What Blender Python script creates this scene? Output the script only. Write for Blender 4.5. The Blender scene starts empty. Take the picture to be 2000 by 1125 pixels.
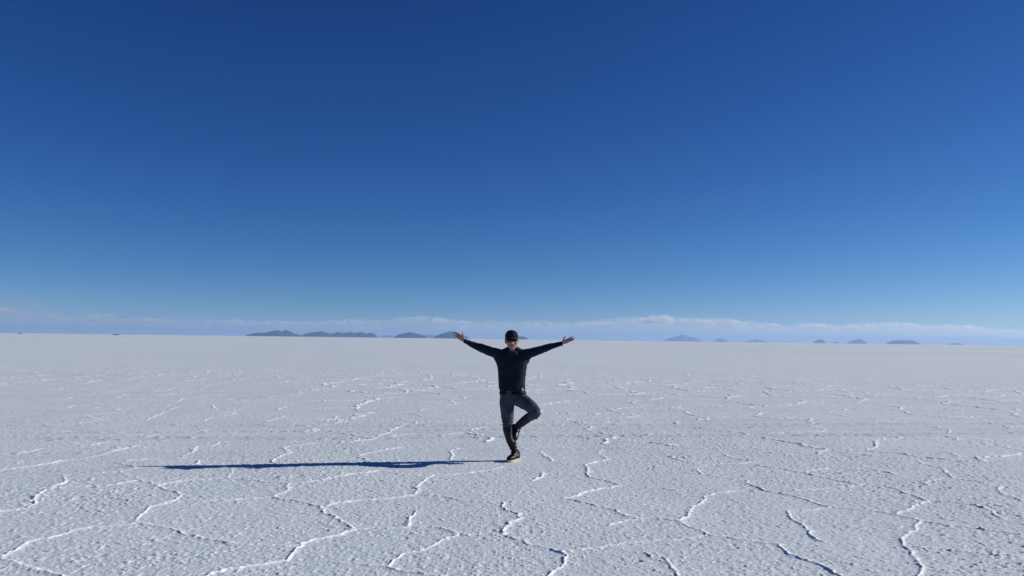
import bpy, bmesh, math, random
import numpy as np
from mathutils import Vector, Matrix, noise as mnoise

random.seed(7)
rng = np.random.default_rng(11)
R = math.radians
scene = bpy.context.scene
COL = scene.collection

# ------------------------------------------------------------------ camera
PW, PH = 2000.0, 1125.0            # pixel frame in which positions were measured
FPX = 1540.0
CAMH = 1.63
PITCH = math.atan(100.0 / FPX)
ROLL = math.atan(25.0 / 2000.0)
cam_d = bpy.data.cameras.new("camera")
cam_d.sensor_width = 36.0
cam_d.lens = 36.0 * FPX / PW
cam_d.clip_start = 0.1
cam_d.clip_end = 400000.0
cam = bpy.data.objects.new("camera", cam_d)
COL.objects.link(cam)
CM = Matrix.Rotation(math.pi / 2 + PITCH, 4, 'X') @ Matrix.Rotation(ROLL, 4, 'Z')
cam.matrix_world = Matrix.Translation((0, 0, CAMH)) @ CM
scene.camera = cam
CR = CM.to_3x3()


def ray(px, py):
    return (CR @ Vector((px - PW / 2, PH / 2 - py, -FPX))).normalized()


def on_ground(px, py):
    d = ray(px, py)
    t = -CAMH / d.z
    return Vector((0, 0, CAMH)) + d * t


def at_y(px, py, Y):
    d = ray(px, py)
    return Vector((0, 0, CAMH)) + d * (Y / d.y)


def lin(r, g, b):
    f = lambda c: c / 12.92 if c <= 0.04045 else ((c + 0.055) / 1.055) ** 2.4
    return tuple(f(v / 255.0) for v in (r, g, b))


# ------------------------------------------------------------------ light
SUN_EL = R(22.0)
SUN_A = R(12.7)                      # towards +Y from the +X axis
S = Vector((math.cos(SUN_EL) * math.cos(SUN_A), math.cos(SUN_EL) * math.sin(SUN_A), math.sin(SUN_EL)))
sun_d = bpy.data.lights.new("sun", 'SUN')
sun_d.energy = 5.0
sun_d.angle = R(0.5)
sun_d.color = (1.0, 0.98, 0.92)
sun = bpy.data.objects.new("sun", sun_d)
COL.objects.link(sun)
sun.rotation_euler = S.to_track_quat('Z', 'Y').to_euler()

world = bpy.data.worlds.new("World")
scene.world = world
world.use_nodes = True
nt = world.node_tree
bg = nt.nodes["Background"]
sky = nt.nodes.new("ShaderNodeTexSky")
sky.sky_type = 'NISHITA'
sky.sun_disc = False
sky.sun_elevation = SUN_EL
sky.sun_rotation = math.pi / 2 - SUN_A
sky.altitude = 3650.0
sky.air_density = 1.0
sky.dust_density = 0.3
sky.ozone_density = 2.5
# deep, saturated high-altitude blue: a response curve per channel on the sky
sp = nt.nodes.new("ShaderNodeSeparateColor"); cb = nt.nodes.new("ShaderNodeCombineColor")
nt.links.new(sky.outputs[0], sp.inputs[0])
for ch, (c_, p_) in enumerate(((.82, 1.90), (.675, 1.37), (.78, 1.03))):
    pw = nt.nodes.new("ShaderNodeMath"); pw.operation = 'POWER'; pw.inputs[1].default_value = p_
    ml = nt.nodes.new("ShaderNodeMath"); ml.operation = 'MULTIPLY'; ml.inputs[1].default_value = c_ * 10 * 0.1 ** p_
    nt.links.new(sp.outputs[ch], pw.inputs[0]); nt.links.new(pw.outputs[0], ml.inputs[0]); nt.links.new(ml.outputs[0], cb.inputs[ch])
nt.links.new(cb.outputs[0], bg.inputs[0])
bg.inputs[1].default_value = 0.10

scene.view_settings.view_transform = 'Standard'
scene.view_settings.look = 'None'
scene.view_settings.exposure = 0.0
scene.view_settings.gamma = 1.0
scene.cycles.use_denoising = True
scene.cycles.volume_bounces = 24
scene.cycles.max_bounces = 28


# ------------------------------------------------------------------ helpers
def tag(o, label=None, cat=None, group=None, kind=None):
    if label: o["label"] = label
    if cat: o["category"] = cat
    if group: o["group"] = group
    if kind: o["kind"] = kind
    return o


def link(name, me, mat=None, parent=None):
    o = bpy.data.objects.new(name, me)
    COL.objects.link(o)
    if mat is not None:
        if len(me.materials): me.materials[0] = mat
        else: me.materials.append(mat)
    if parent is not None: o.parent = parent
    return o


def mesh_np(name, co, quads, smooth=True):
    me = bpy.data.meshes.new(name)
    co = np.asarray(co, np.float32); quads = np.asarray(quads, np.int32)
    n, k = quads.shape
    me.vertices.add(len(co)); me.vertices.foreach_set("co", co.ravel())
    me.loops.add(n * k); me.loops.foreach_set("vertex_index", quads.ravel())
    me.polygons.add(n)
    me.polygons.foreach_set("loop_start", np.arange(0, n * k, k, dtype=np.int32))
    me.polygons.foreach_set("loop_total", np.full(n, k, np.int32))
    me.polygons.foreach_set("use_smooth", np.full(n, smooth, bool))
    me.update(calc_edges=True)
    return me


def smooth_all(me):
    me.polygons.foreach_set("use_smooth", np.ones(len(me.polygons), bool))
    me.update()


# numpy lattice noise --------------------------------------------------
def _h(ix, iy, s):
    n = (ix.astype(np.int64) * 374761393 + iy.astype(np.int64) * 668265263 + s * 1274126177) & 0xFFFFFFFF
    n = ((n ^ (n >> 13)) * 1274126177) & 0xFFFFFFFF
    n = n ^ (n >> 16)
    return (n & 0xFFFFFF).astype(np.float64) / 16777215.0


def vnoise(x, y, s=0):
    ix = np.floor(x); iy = np.floor(y)
    fx = x - ix; fy = y - iy
    ix = ix.astype(np.int64); iy = iy.astype(np.int64)
    fx = fx * fx * fx * (fx * (fx * 6 - 15) + 10); fy = fy * fy * fy * (fy * (fy * 6 - 15) + 10)
    a = _h(ix, iy, s); b = _h(ix + 1, iy, s); c = _h(ix, iy + 1, s); d = _h(ix + 1, iy + 1, s)
    return (a + (b - a) * fx) * (1 - fy) + (c + (d - c) * fx) * fy


def fbm(x, y, s=0, o=3):
    t = 0; a = 1; n = 0
    for k in range(o):
        t = t + a * vnoise(x * 2 ** k + 17.3 * k, y * 2 ** k - 9.1 * k, s + k); n += a; a *= 0.5
    return t / n


def sstep(a, b, x):
    t = np.clip((x - a) / (b - a), 0, 1)
    return t * t * (3 - 2 * t)


# ------------------------------------------------------------------ materials
def mat(name, color, rough=0.8, spec=0.3, **kw):
    m = bpy.data.materials.new(name)
    m.use_nodes = True
    b = m.node_tree.nodes["Principled BSDF"]
    b.inputs["Base Color"].default_value = (*color, 1)
    b.inputs["Roughness"].default_value = rough
    b.inputs["Specular IOR Level"].default_value = spec
    for k, v in kw.items():
        b.inputs[k].default_value = v
    return m


def noise_mat(name, c1, c2, scale, rough=0.8, spec=0.3, bump=0.0, bscale=None, detail=4, bdist=0.01, **kw):
    m = mat(name, c1, rough, spec, **kw)
    t = m.node_tree; N = t.nodes; L = t.links; b = N["Principled BSDF"]
    tc = N.new("ShaderNodeTexCoord")
    no = N.new("ShaderNodeTexNoise"); no.inputs["Scale"].default_value = scale; no.inputs["Detail"].default_value = detail
    L.new(tc.outputs["Object"], no.inputs["Vector"])
    mr = N.new("ShaderNodeMapRange"); mr.inputs[1].default_value = 0.35; mr.inputs[2].default_value = 0.65
    L.new(no.outputs[0], mr.inputs[0])
    mx = N.new("ShaderNodeMix"); mx.data_type = 'RGBA'
    mx.inputs[6].default_value = (*c1, 1); mx.inputs[7].default_value = (*c2, 1)
    L.new(mr.outputs[0], mx.inputs[0]); L.new(mx.outputs[2], b.inputs["Base Color"])
    if bump:
        n2 = N.new("ShaderNodeTexNoise"); n2.inputs["Scale"].default_value = bscale or scale * 4; n2.inputs["Detail"].default_value = 5
        L.new(tc.outputs["Object"], n2.inputs["Vector"])
        bp = N.new("ShaderNodeBump"); bp.inputs["Strength"].default_value = bump; bp.inputs["Distance"].default_value = bdist
        L.new(n2.outputs[0], bp.inputs["Height"]); L.new(bp.outputs[0], b.inputs["Normal"])
    return m


# ------------------------------------------------------------------ salt flat
# crust ridges measured on the ground near the camera: (x0, y0, polylines)
TR = [
 (0, 875, "0,625 60,595 145,555 155,535 200,518 330,498 430,475 560,455 720,438 770,425|755,415 800,370 840,335 920,315 970,300 1000,265 920,240 870,208"
  "|870,208 940,195 1060,180 1250,172|870,208 800,190 770,180 710,155 680,135 740,118 725,105 675,82|0,355 80,345 150,338 190,310 210,262 290,230 355,195 365,180 345,155 390,150 540,143 680,135"
  "|290,230 480,220 640,208 770,185|0,625 100,655 230,690 320,712 420,760|770,425 860,440 1000,468 1100,500 1200,520 1330,540 1460,545 1640,548|1250,172 1285,150 1300,118"
  "|1250,172 1380,185 1500,195 1590,210|1590,210 1720,195 1830,178 1970,148|1590,210 1580,240 1520,280|1520,280 1620,292 1720,310 1790,330 1800,365 1870,400 1920,440 1945,465"
  "|1945,465 1880,490 1760,515 1660,540 1620,590 1590,630 1480,655 1340,680 1200,712 1100,750|1520,280 1400,285 1250,298 1050,300|0,125 150,108 330,78 480,60 560,42 700,5"
  "|730,75 900,62 1010,55 1060,25 1100,-10|1090,95 1115,75|1515,85 1560,50 1620,30 1570,0|0,48 120,35 240,5|1830,325 2000,295"),
 (650, 875, "90,455 250,450 420,445 580,450 690,475|420,440 405,430 425,395 470,355|705,490 640,515 560,545 470,575 400,595 340,630 300,660|300,660 200,652 100,648 0,645"
  "|300,660 370,680 470,700 560,712 700,740|705,490 800,485 940,490|940,490 945,460 970,425 1030,395 1020,370 975,340 945,310|945,310 850,305 700,292 560,270 470,262"
  "|470,262 480,210 520,170 550,155|470,262 380,278 200,290 0,310|940,490 1000,508 1060,520 1110,540 1200,560 1285,582|1285,582 1300,615 1270,650 1230,685 1210,712 1180,760"
  "|1300,578 1400,570 1520,552 1640,535 1800,522 2000,520|550,155 650,155 760,140 860,125 940,105|300,130 380,145 470,155|20,170 110,148 250,130|1280,290 1330,275 1380,255 1480,235 1600,212"
  "|1280,290 1400,312 1540,345 1640,370 1715,395|1600,212 1520,188 1440,165 1405,145 1430,120 1415,95 1520,70 1490,35 1485,10|1715,395 1650,412 1550,435|1715,395 1800,400 1930,410"
  "|1110,190 1150,165 1165,140|1150,20 1200,50 1230,75|1750,600 1830,640 1900,690 1920,730|130,42 220,25 380,0|130,42 185,72|670,68 675,40 655,20 690,5"),
 (1300, 875, "0,405 65,412 95,390 145,362 160,325 220,295 290,265 380,248 480,245|65,412 110,440 190,468 240,490|240,490 330,502 430,522 540,540 640,550 690,590 770,630 860,660 980,710 1080,760"
  "|240,490 180,500 60,525|180,130 190,110 240,95 320,90 400,88 490,80|180,130 210,150 300,165 430,185 460,205 530,240 640,255 730,280 830,310 920,335|920,335 830,348 740,352 660,358"
  "|660,358 690,395 760,440 820,495 880,525|920,335 1130,345 1270,365 1350,390 1440,410|1440,410 1390,430 1340,465 1305,500 1300,545 1340,570 1360,610 1410,645 1430,712 1440,770"
  "|1440,410 1600,435 1800,462 1990,480|1290,365 1400,330 1460,300 1360,265 1250,220 1080,208|1460,300 1600,308 1740,325 1830,360 1900,400|1080,208 900,232 730,245|1070,205 920,170 780,140 640,115 500,95"
  "|0,40 75,72 180,85|270,0 310,25 380,55 490,75|500,0 600,30 700,45|860,0 1000,25 1180,48 1400,70 1500,105 1570,130 1610,170|800,132 900,118|1000,118 1180,125 1280,150|1450,210 1480,185 1520,170"
  "|1610,170 1720,185 1800,210|1560,15 1650,50|1850,235 1870,215|1850,235 1900,260 2000,295|1300,545 1500,565 1650,580 1850,605 1960,610|0,660 60,705|0,235 100,245"),
 (0, 650, "0,692 80,682 135,668|1570,645 1660,630 1745,618|1570,645 1615,670 1530,712|1955,612 2000,595|1490,495 1560,475 1575,465|1550,430 1560,420 1620,408|1800,490 1870,478 1875,465"),
 (100, 700, "0,320 60,315 140,305|255,297 305,287|0,437 80,432|0,500 60,497 140,490 200,465|200,465 330,458|345,565 400,557 500,545 590,540 700,522|345,565 400,580 470,600|610,500 700,490 830,478|610,500 660,515|280,635 350,622 415,610 530,598"
  "|0,727 140,712|930,600 1000,570 1100,528 1060,520|1150,433 1230,425 1270,400 1330,390|1110,465 1160,460|1160,500 1210,480|1480,610 1510,590 1560,575 1660,565 1750,550 1810,525|1600,505 1590,480 1560,450|1600,512 1680,522|1340,728 1430,712 1520,700"
  "|1610,360 1740,345|1700,408 1800,392|1760,437 1900,420 2000,412|860,235 930,220 1060,215 1190,178|790,300 850,288|780,272 820,268 950,258|970,330 1100,312 1200,290 1370,272|1060,362 1200,345 1420,330|640,385 690,365 750,352|0,412 110,400 190,388 220,380"
  "|300,248 420,235|120,268 190,268|0,205 140,195 350,168|600,185 660,178|830,402 930,395|470,335 600,330 740,310|410,855 480,835 560,822|345,985 400,970 520,930 600,908 730,875|780,870 880,862|600,870 640,885|1270,970 1350,920 1430,880 1425,860"
  "|1560,855 1600,845 1650,815|830,775 980,760|1030,620 1130,628"),
]
segs = []
for ox, oy, txt in TR:
    for pl in txt.split("|"):
        pts = [tuple(map(float, q.split(","))) for q in pl.split()]
        g = [on_ground(ox + a / (5.0 if ox == 100 else 2.857), oy + b / (5.0 if ox == 100 else 2.857)).to_2d() for a, b in pts]
        amp = random.uniform(0.78, 1.0)
        for a, b in zip(g[:-1], g[1:]):
            segs.append((a.x, a.y, b.x, b.y, amp))

# tyre track lines: two ruts crossing the flat behind the person, and an older pair
g1 = on_ground(300, 858).to_2d(); g2 = on_ground(1700, 850).to_2d()
TDIR = (g2 - g1).normalized(); TNOR = Vector((-TDIR.y, TDIR.x))


def build_ground():
    fine = R(48.0)
    az_f = np.concatenate([np.arange(-fine, -R(35), .0019), np.arange(-R(35), R(35), .00105), np.arange(R(35), fine, .0019)])
    az_c = np.linspace(fine, 2 * math.pi - fine, 90)
    az = np.concatenate([az_f, az_c[:-1]])          # measured from +Y clockwise
    r = [0.02, 1.0, 2.0, 3.0, 3.8, 4.3]
    while r[-1] < 14: r.append(r[-1] * 1.0016)
    while r[-1] < 36: r.append(r[-1] * 1.0028)
    while r[-1] < 90: r.append(r[-1] * 1.006)
    while r[-1] < 500: r.append(r[-1] * 1.03)
    while r[-1] < 50500: r.append(r[-1] * 1.25)
    r = np.array(r)
    A, RR = np.meshgrid(az, r)
    X = np.sin(A) * RR; Y = np.cos(A) * RR
    nr, na = X.shape
    Z = np.zeros_like(X); W = np.zeros_like(X)      # height, ridge mask
    near = (RR < 90)
    x = X[near]; y = Y[near]; rr = RR[near]
    # domain warp so that the ridges wander
    wx = (fbm(x / 0.35, y / 0.35, 3) - 0.5) * 0.14 + (vnoise(x / 0.06, y / 0.06, 5) - 0.5) * 0.03
    wy = (fbm(x / 0.35, y / 0.35, 23) - 0.5) * 0.14 + (vnoise(x / 0.06, y / 0.06, 25) - 0.5) * 0.03
    # procedural polygons
    c = 2.0
    qx = (x + wx * 2.2 + (vnoise(x / 1.3, y / 1.3, 31) - .5) * .8) / c; qy = (y + wy * 2.2 + (vnoise(x / 1.3, y / 1.3, 37) - .5) * .8) / c
    ix = np.floor(qx).astype(np.int64); iy = np.floor(qy).astype(np.int64)
    best = np.full(x.shape, 1e9); bx = np.zeros_like(x); by = np.zeros_like(x)
    for dx in (-1, 0, 1):
        for dy in (-1, 0, 1):
            sx = ix + dx + 0.1 + 0.8 * _h(ix + dx, iy + dy, 101); sy = iy + dy + 0.1 + 0.8 * _h(ix + dx, iy + dy, 102)
            d = (sx - qx) ** 2 + (sy - qy) ** 2
            m = d < best
            best[m] = d[m]; bx[m] = sx[m]; by[m] = sy[m]
    dv = np.full(x.shape, 1e9); eid = np.zeros_like(x)
    for dx in (-2, -1, 0, 1, 2):
        for dy in (-2, -1, 0, 1, 2):
            sx = ix + dx + 0.1 + 0.8 * _h(ix + dx, iy + dy, 101); sy = iy + dy + 0.1 + 0.8 * _h(ix + dx, iy + dy, 102)
            ex = sx - bx; ey = sy - by
            ln = np.sqrt(ex * ex + ey * ey)
            ok = ln > 1e-6
            ln = np.where(ok, ln, 1)
            d = ((bx + sx) / 2 - qx) * ex / ln + ((by + sy) / 2 - qy) * ey / ln
            d = np.where(ok, d, 1e9)
            m = d < dv
            dv[m] = d[m]; eid[m] = (np.abs(bx + sx) * 7.31 + np.abs(by + sy) * 3.77)[m] % 1.0
    dv = np.abs(dv) * c
    traced = (rr < 12.6) & (np.abs(np.arctan2(x, y)) < R(33.5))
    left_ = sstep(-.22, -.30, np.arctan2(x, y)) * (1 - sstep(24, 40, rr)) * (np.arctan2(x, y) > -.6)
    amp_v = np.where(traced, 0.0, (0.85 + 0.6 * eid) * (1 - .75 * left_) * (1 - .85 * sstep(26, 52, rr))) * sstep(0.02, 0.25, eid + 0.25 * vnoise(x / .5, y / .5, 55))
    # measured polylines
    dt = np.full(x.shape, 1e9); at = np.zeros_like(x)
    tx = x + wx; ty = y + wy
    for (ax, ay, bx_, by_, am) in segs:
        pad = 0.4
        m = np.nonzero((x > min(ax, bx_) - pad) & (x < max(ax, bx_) + pad) & (y > min(ay, by_) - pad) & (y < max(ay, by_) + pad))[0]
        if not len(m): continue
        ex = bx_ - ax; ey = by_ - ay; l2 = ex * ex + ey * ey + 1e-9
        t = np.clip(((tx[m] - ax) * ex + (ty[m] - ay) * ey) / l2, 0, 1)
        d = np.hypot(tx[m] - ax - t * ex, ty[m] - ay - t * ey)
        k = d < dt[m]
        dt[m[k]] = d[k]; at[m[k]] = am
    # track masks
    s = (x - g1.x) * TDIR.x + (y - g1.y) * TDIR.y
    q = (x - g1.x) * TNOR.x + (y - g1.y) * TNOR.y + (vnoise(s / 6.0, s * 0, 61) - .5) * .35
    trk = np.zeros_like(x); edge = np.zeros_like(x); stain = np.zeros_like(x)
    for off, wd, st in ((0.0, .16, 1.0), (1.65, .17, 1.0), (0.75, .10, .55), (2.5, .12, .6), (-1.9, .28, .55), (-3.3, .22, .35), (4.6, .2, .4)):
        u = np.abs(q - off)
        brk = sstep(.25, .6, fbm(s / 3.5, q * 0 + off * 9.7, 67))
        trk = np.maximum(trk, st * (1 - sstep(wd, wd + .12, u)) * (.35 + .65 * brk))
        edge = np.maximum(edge, st * np.exp(-((u - wd) / .05) ** 2) * brk)
    stain = np.exp(-((q - .85) / 1.2) ** 2) * sstep(.3, .7, fbm(s / 5.0, q / 1.2, 71))
    pat = fbm(x / 2.6, y / 2.6, 41)                           # smoother and rougher areas
    crumb = fbm(x / .05, y / .05, 43, 2)
    amp_var = .6 + .75 * fbm(x / .8, y / .8, 47)

    amp_tr = .72 + .4 * fbm(x / .6, y / .6, 49)
    gw = np.clip(rr / 13.0, 1.0, 1.45)
    core1 = np.exp(-(dt / (.0135 * gw)) ** 2); gv = np.clip(rr / 17.0, 1.0, 1.7); core2 = np.exp(-(dv / (.024 * gv)) ** 2)
    h2 = at * amp_tr * (1 - .35 * sstep(13, 20, rr)) * (.0098 * gw * core1 * (.6 + .8 * crumb) + .003 * np.exp(-(dt / .045) ** 2)); m2 = at * (.65 + .5 * amp_tr) * np.exp(-(dt / (.019 * gw)) ** 2)
    h1 = np.minimum(amp_v * amp_var, 1.35) * (.0118 * gv * core2 * (.75 + .5 * crumb) + .0022 * np.exp(-(dv / .06) ** 2)); m1 = np.minimum(amp_v * amp_var, 1.35) * core2
    flat = 1 - .8 * trk
    rz = np.maximum(h1, h2) * flat
    rm = np.maximum(m1, m2) * flat
    # crust grain: small knobs and pits that throw the dark specks
    def spots(cx, cy, thr, sd):
        return np.maximum(0, vnoise(x / cx + sd * 3.3, y / cy, sd) - thr) / (1 - thr)
    b1 = spots(.030, .027, .60, 81); b2 = spots(.017, .016, .5, 83); b3 = spots(.064, .040, .66, 85); p1 = spots(.044, .029, .62, 87)
    tilt = fbm(x / .22, y / .22, 89)
    rough = (.42 + .30 * sstep(.3, .75, pat)) * (.62 + .72 * tilt)
    grain = rough * (.0110 * b1 + .0058 * b2 + .0098 * b3 * (.4 + b1) - .0098 * p1)
    grain *= 1 - .6 * sstep(12, 26, rr)
    grain *= (1 - .55 * trk)
    treads = edge * (.024 * np.maximum(0, vnoise(s / .1, q / .06, 91) - .4) / .6)
    tline = np.zeros_like(x); tflat = np.zeros_like(x)
    for k_, (pa, pb, st) in enumerate((((100, 861), (1600, 849.5), 1.0), ((500, 843), (2000, 829.5), .9), ((0, 832), (2000, 817), .55))):
        ga = on_ground(*pa); gb = on_ground(*pb); tv = (gb - ga).to_2d().normalized()
        dq = -(x - ga.x) * tv.y + (y - ga.y) * tv.x; dss = (x - ga.x) * tv.x + (y - ga.y) * tv.y
        dq = dq + (vnoise(dss / 4.0, dss * 0 + k_, 131) - .5) * .14
        on = sstep(.22, .5, fbm(dss / 2.2, dss * 0 + k_ * 5.1, 133))
        tline = np.maximum(tline, st * on * np.exp(-(dq / .055) ** 2))
        tflat = np.maximum(tflat, st * (1 - sstep(.12, .24, np.abs(dq - .16))))
    treads = treads + tline * .020 * sstep(.35, .75, vnoise(x / .11, y / .08, 135)) * (.6 + .8 * crumb) - .006 * tflat
    low = (fbm(x / 1.1, y / 1.1, 93) - .5) * .018 + (fbm(x / 9., y / 9., 95) - .5) * .03
    fade = (1 - sstep(60, 88, rr)) * (1 - sstep(R(45), R(47.5), np.abs(np.arctan2(x, y))))
    Z[near] = (rz + grain + treads - .010 * trk + low) * fade
    # let the boot sole stand on firm ground
    fx, fy = FOOT.x, FOOT.y
    foot = np.exp(-(((x - fx) ** 2 + (y - fy) ** 2) / .25 ** 2) ** 2)
    Z[near] = Z[near] * (1 - foot)
    W[near] = np.clip(rm, 0, 1) * fade
    T = np.zeros_like(X); T[near] = np.clip(.75 * trk * sstep(.2, .8, crumb) * .5 + .10 * stain + .2 * edge + .55 * tline + .04 * tflat, 0, 1) * fade
    # far old tracks seen as faint lines
    for (pa, pb, wd, k) in (((0, 677), (700, 682), .55, .5), ((0, 706), (700, 700), .3, .3), ((1300, 746), (2000, 752), .25, .35), ((1200, 780), (2000, 786), .2, .4)):
        ga = on_ground(*pa); gb = on_ground(*pb); tv = (gb - ga).to_2d().normalized()
        qq = -(X - ga.x) * tv.y + (Y - ga.y) * tv.x; ss = (X - ga.x) * tv.x + (Y - ga.y) * tv.y
        qq = qq + (vnoise(ss / 30., ss * 0, 113) - .5) * 1.5
        for o_ in (0.0, 1.6):
            T = np.maximum(T, k * np.exp(-((qq - o_) / wd) ** 2) * (RR < 400) * (RR > 14) * (.3 + .7 * vnoise(ss / 12., ss * 0 + o_, 117)))
    co = np.stack([X, Y, Z], -1).reshape(-1, 3)
    i = np.arange(nr - 1)[:, None] * na; j = np.arange(na)[None, :]; jn = (j + 1) % na
    quads = np.stack([i + j, i + na + j, i + na + jn, i + jn], -1).reshape(-1, 4)
    me = mesh_np("salt_flat", co, quads)
    for nm, arr in (("ridge", W), ("stain", T)):
        at_ = me.attributes.new(nm, 'FLOAT', 'POINT')
        at_.data.foreach_set("value", arr.astype(np.float32).ravel())
    return me


FOOT = on_ground(1003, 900.0)


def salt_material():
    m = mat("salt", (.7, .7, .7), .85, .25)
    t = m.node_tree; N = t.nodes; L = t.links; b = N["Principled BSDF"]
    geo = N.new("ShaderNodeNewGeometry")
    def noi(scale, detail=3, rough=.5, vec=None):
        n = N.new("ShaderNodeTexNoise"); n.inputs["Scale"].default_value = scale; n.inputs["Detail"].default_value = detail
        n.inputs["Roughness"].default_value = rough
        L.new(vec or geo.outputs["Position"], n.inputs["Vector"]); return n.outputs[0]
    def mr(v, a, b_, c, d):
        n = N.new("ShaderNodeMapRange"); n.inputs[1].default_value = a; n.inputs[2].default_value = b_
        n.inputs[3].default_value = c; n.inputs[4].default_value = d; L.new(v, n.inputs[0]); return n.outputs[0]
    def mix(f, a, b_):
        n = N.new("ShaderNodeMix"); n.data_type = 'RGBA'
        if f is not None: L.new(f, n.inputs[0])
        for k, v in ((6, a), (7, b_)):
            if isinstance(v, tuple): n.inputs[k].default_value = (*v, 1)
            else: L.new(v, n.inputs[k])
        return n.outputs[2]
    at1 = N.new("ShaderNodeAttribute"); at1.attribute_name = "ridge"
    at2 = N.new("ShaderNodeAttribute"); at2.attribute_name = "stain"
    big = mr(noi(.18, 4), .35, .65, 0, 1)
    fine = mr(noi(26, 4, .6), .3, .7, 0, 1)
    base = mix(big, (.755, .805, .815), (.795, .835, .84))
    far_ = mr(noi(.012, 5, .6), .3, .7, 0, 1)
    m3 = N.new("ShaderNodeMix"); m3.data_type = 'RGBA'; m3.blend_type = 'MULTIPLY'; m3.inputs[0].default_value = 1
    L.new(base, m3.inputs[6]); L.new(mix(far_, (.93, .935, .94), (1.04, 1.04, 1.03)), m3.inputs[7]); base = m3.outputs[2]
    m2 = N.new("ShaderNodeMix"); m2.data_type = 'RGBA'; m2.blend_type = 'MULTIPLY'; m2.inputs[0].default_value = 1
    L.new(base, m2.inputs[6]); L.new(mix(fine, (.88, .88, .885), (1, 1, 1)), m2.inputs[7])
    c = mix(mr(at2.outputs["Fac"], 0, 1, 0, .6), m2.outputs[2], (.46, .42, .38))
    c = mix(at1.outputs["Fac"], c, (.94, .94, .94))
    L.new(c, b.inputs["Base Color"])
    bp = N.new("ShaderNodeBump"); bp.inputs["Strength"].default_value = .8; bp.inputs["Distance"].default_value = .006
    L.new(noi(70, 5, .65), bp.inputs["Height"])
    L.new(bp.outputs[0], b.inputs["Normal"])
    return m


ground = link("salt_flat", build_ground(), salt_material())
tag(ground, "white salt crust ground broken into ridged polygons", "ground", kind="structure")
#PART2
# ------------------------------------------------------------------ hills on the horizon
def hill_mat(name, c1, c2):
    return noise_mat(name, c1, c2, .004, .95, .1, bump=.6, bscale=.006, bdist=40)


hm_far = hill_mat("haze_paled_slope", (.10, .095, .09), (.16, .145, .13))  # distance fade partly in the colour: slopes lightened towards sky brightness
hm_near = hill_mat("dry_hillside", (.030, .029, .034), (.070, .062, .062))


def hill(px_profile, dist, label, m, base_drop=6.0, depth_k=.55, rough=.06, seed=0):
    """a ridge of land: measured skyline at its true distance, rounded down to the salt in front and behind"""
    xs = [p[0] for p in px_profile]; ys = [p[1] for p in px_profile]
    n = max(24, int((xs[-1] - xs[0]) * 1.1)); nv = 31
    P = []
    for k in range(n + 1):
        x = xs[0] + (xs[-1] - xs[0]) * k / n
        y = float(np.interp(x, xs, ys))
        d = ray(x, y); h = math.hypot(d.x, d.y)
        c = Vector((d.x / h, d.y / h)); z = CAMH + dist * d.z / h
        z *= 1 + (.10 * mnoise.noise(Vector((x / 5.0, seed * 5.1, 0))) + .07 * mnoise.noise(Vector((x / 2.1, seed * 2.7, 4)))) * (1 if k not in (0, n) else 0)
        P.append((c, max(z, 1.0)))
    width = dist * (xs[-1] - xs[0]) / FPX
    dep = depth_k * min(width, 9000) * .5
    co = []
    for k, (c, z) in enumerate(P):
        u = k / n
        endw = math.sin(math.pi * min(max(u, .02), .98)) ** .5
        for j in range(nv):
            v = -1 + 2 * j / (nv - 1)
            rr_ = dist + v * dep * (.35 + .65 * endw)
            prof = max(0.0, math.cos(v * math.pi / 2)) ** 1.15
            nz = mnoise.fractal(Vector((c.x * dist / (width * .09) + seed, v * 2.4 + seed, seed * .7)), .9, 2.0, 5)
            spur = mnoise.noise(Vector((c.x * dist / (width * .045) + seed * 3, v * .7, 2.2)))
            zz = z * prof * (1 + (rough * 2.2 * nz + rough * 1.6 * spur) * (1 - prof ** 6)) 
            co.append((c.x * rr_, c.y * rr_, zz - base_drop * (1 - prof)))
    q = []
    for k in range(n):
        for j in range(nv - 1):
            a = k * nv + j
            q.append((a, a + nv, a + nv + 1, a + 1))
    me = mesh_np("hill", co, q)
    o = link("hill", me, m)
    return tag(o, label, "hill", kind="structure")


HN = 26000.0; HF = 55000.0
hill([(480, 656.4), (480.5, 653.6), (491, 652.2), (498, 650.6), (504, 649.2), (512, 650), (521, 649.4), (530, 647.2), (536, 645.2), (540, 646), (545, 644.4), (551, 648), (558.5, 644.2), (564, 646.4), (569, 648.4), (575, 651.8), (582, 653), (589, 655), (592, 656.5)], HN,
     "long blue hill range with twin peaks, leftmost on the horizon", hm_near, seed=1)
hill([(583, 656.5), (592, 653.6), (598, 651.4), (604, 650.4), (611, 649.2), (618, 648.2), (626, 647.2), (639, 649.8), (647, 652.4), (654, 649.6), (662, 648), (671, 651), (683, 648), (695, 650.4), (704, 647.6), (716, 651.6), (726, 650), (735, 653.6), (737, 658.5)], HN * 1.04,
     "long low blue hill range just right of the twin peaked one", hm_near, seed=2)
hill([(770, 659), (773, 656), (780, 653.5), (788, 650.8), (796, 649.6), (801.5, 647.8), (808, 650.2), (818, 652.4), (828, 655.4), (833, 656.8), (834, 659)], HN * .98,
     "small rounded blue hill between the long ranges and the raised hand", hm_near, seed=3)
hill([(846, 660), (852, 655.8), (862, 652), (872, 648.8), (879.5, 647), (886, 648), (895, 650.4), (905, 654.6), (912, 657.4), (917, 660.5)], HN * .98,
     "pointed blue hill behind the raised hand on the left", hm_near, seed=4)
hill([(985, 662), (998, 658.4), (1010, 657), (1020, 656.8), (1025, 657.8), (1030, 660.2), (1031.5, 662.6)], HN * .9,
     "low dark blue island ridge behind the capped head", hm_near, seed=5)
hill([(735, 659.5), (748, 656), (758, 654.4), (768, 655.6), (780, 659.5)], HF * .9,
     "faint pale hill in the gap beside the small rounded hill", hm_far, seed=6)
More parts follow.
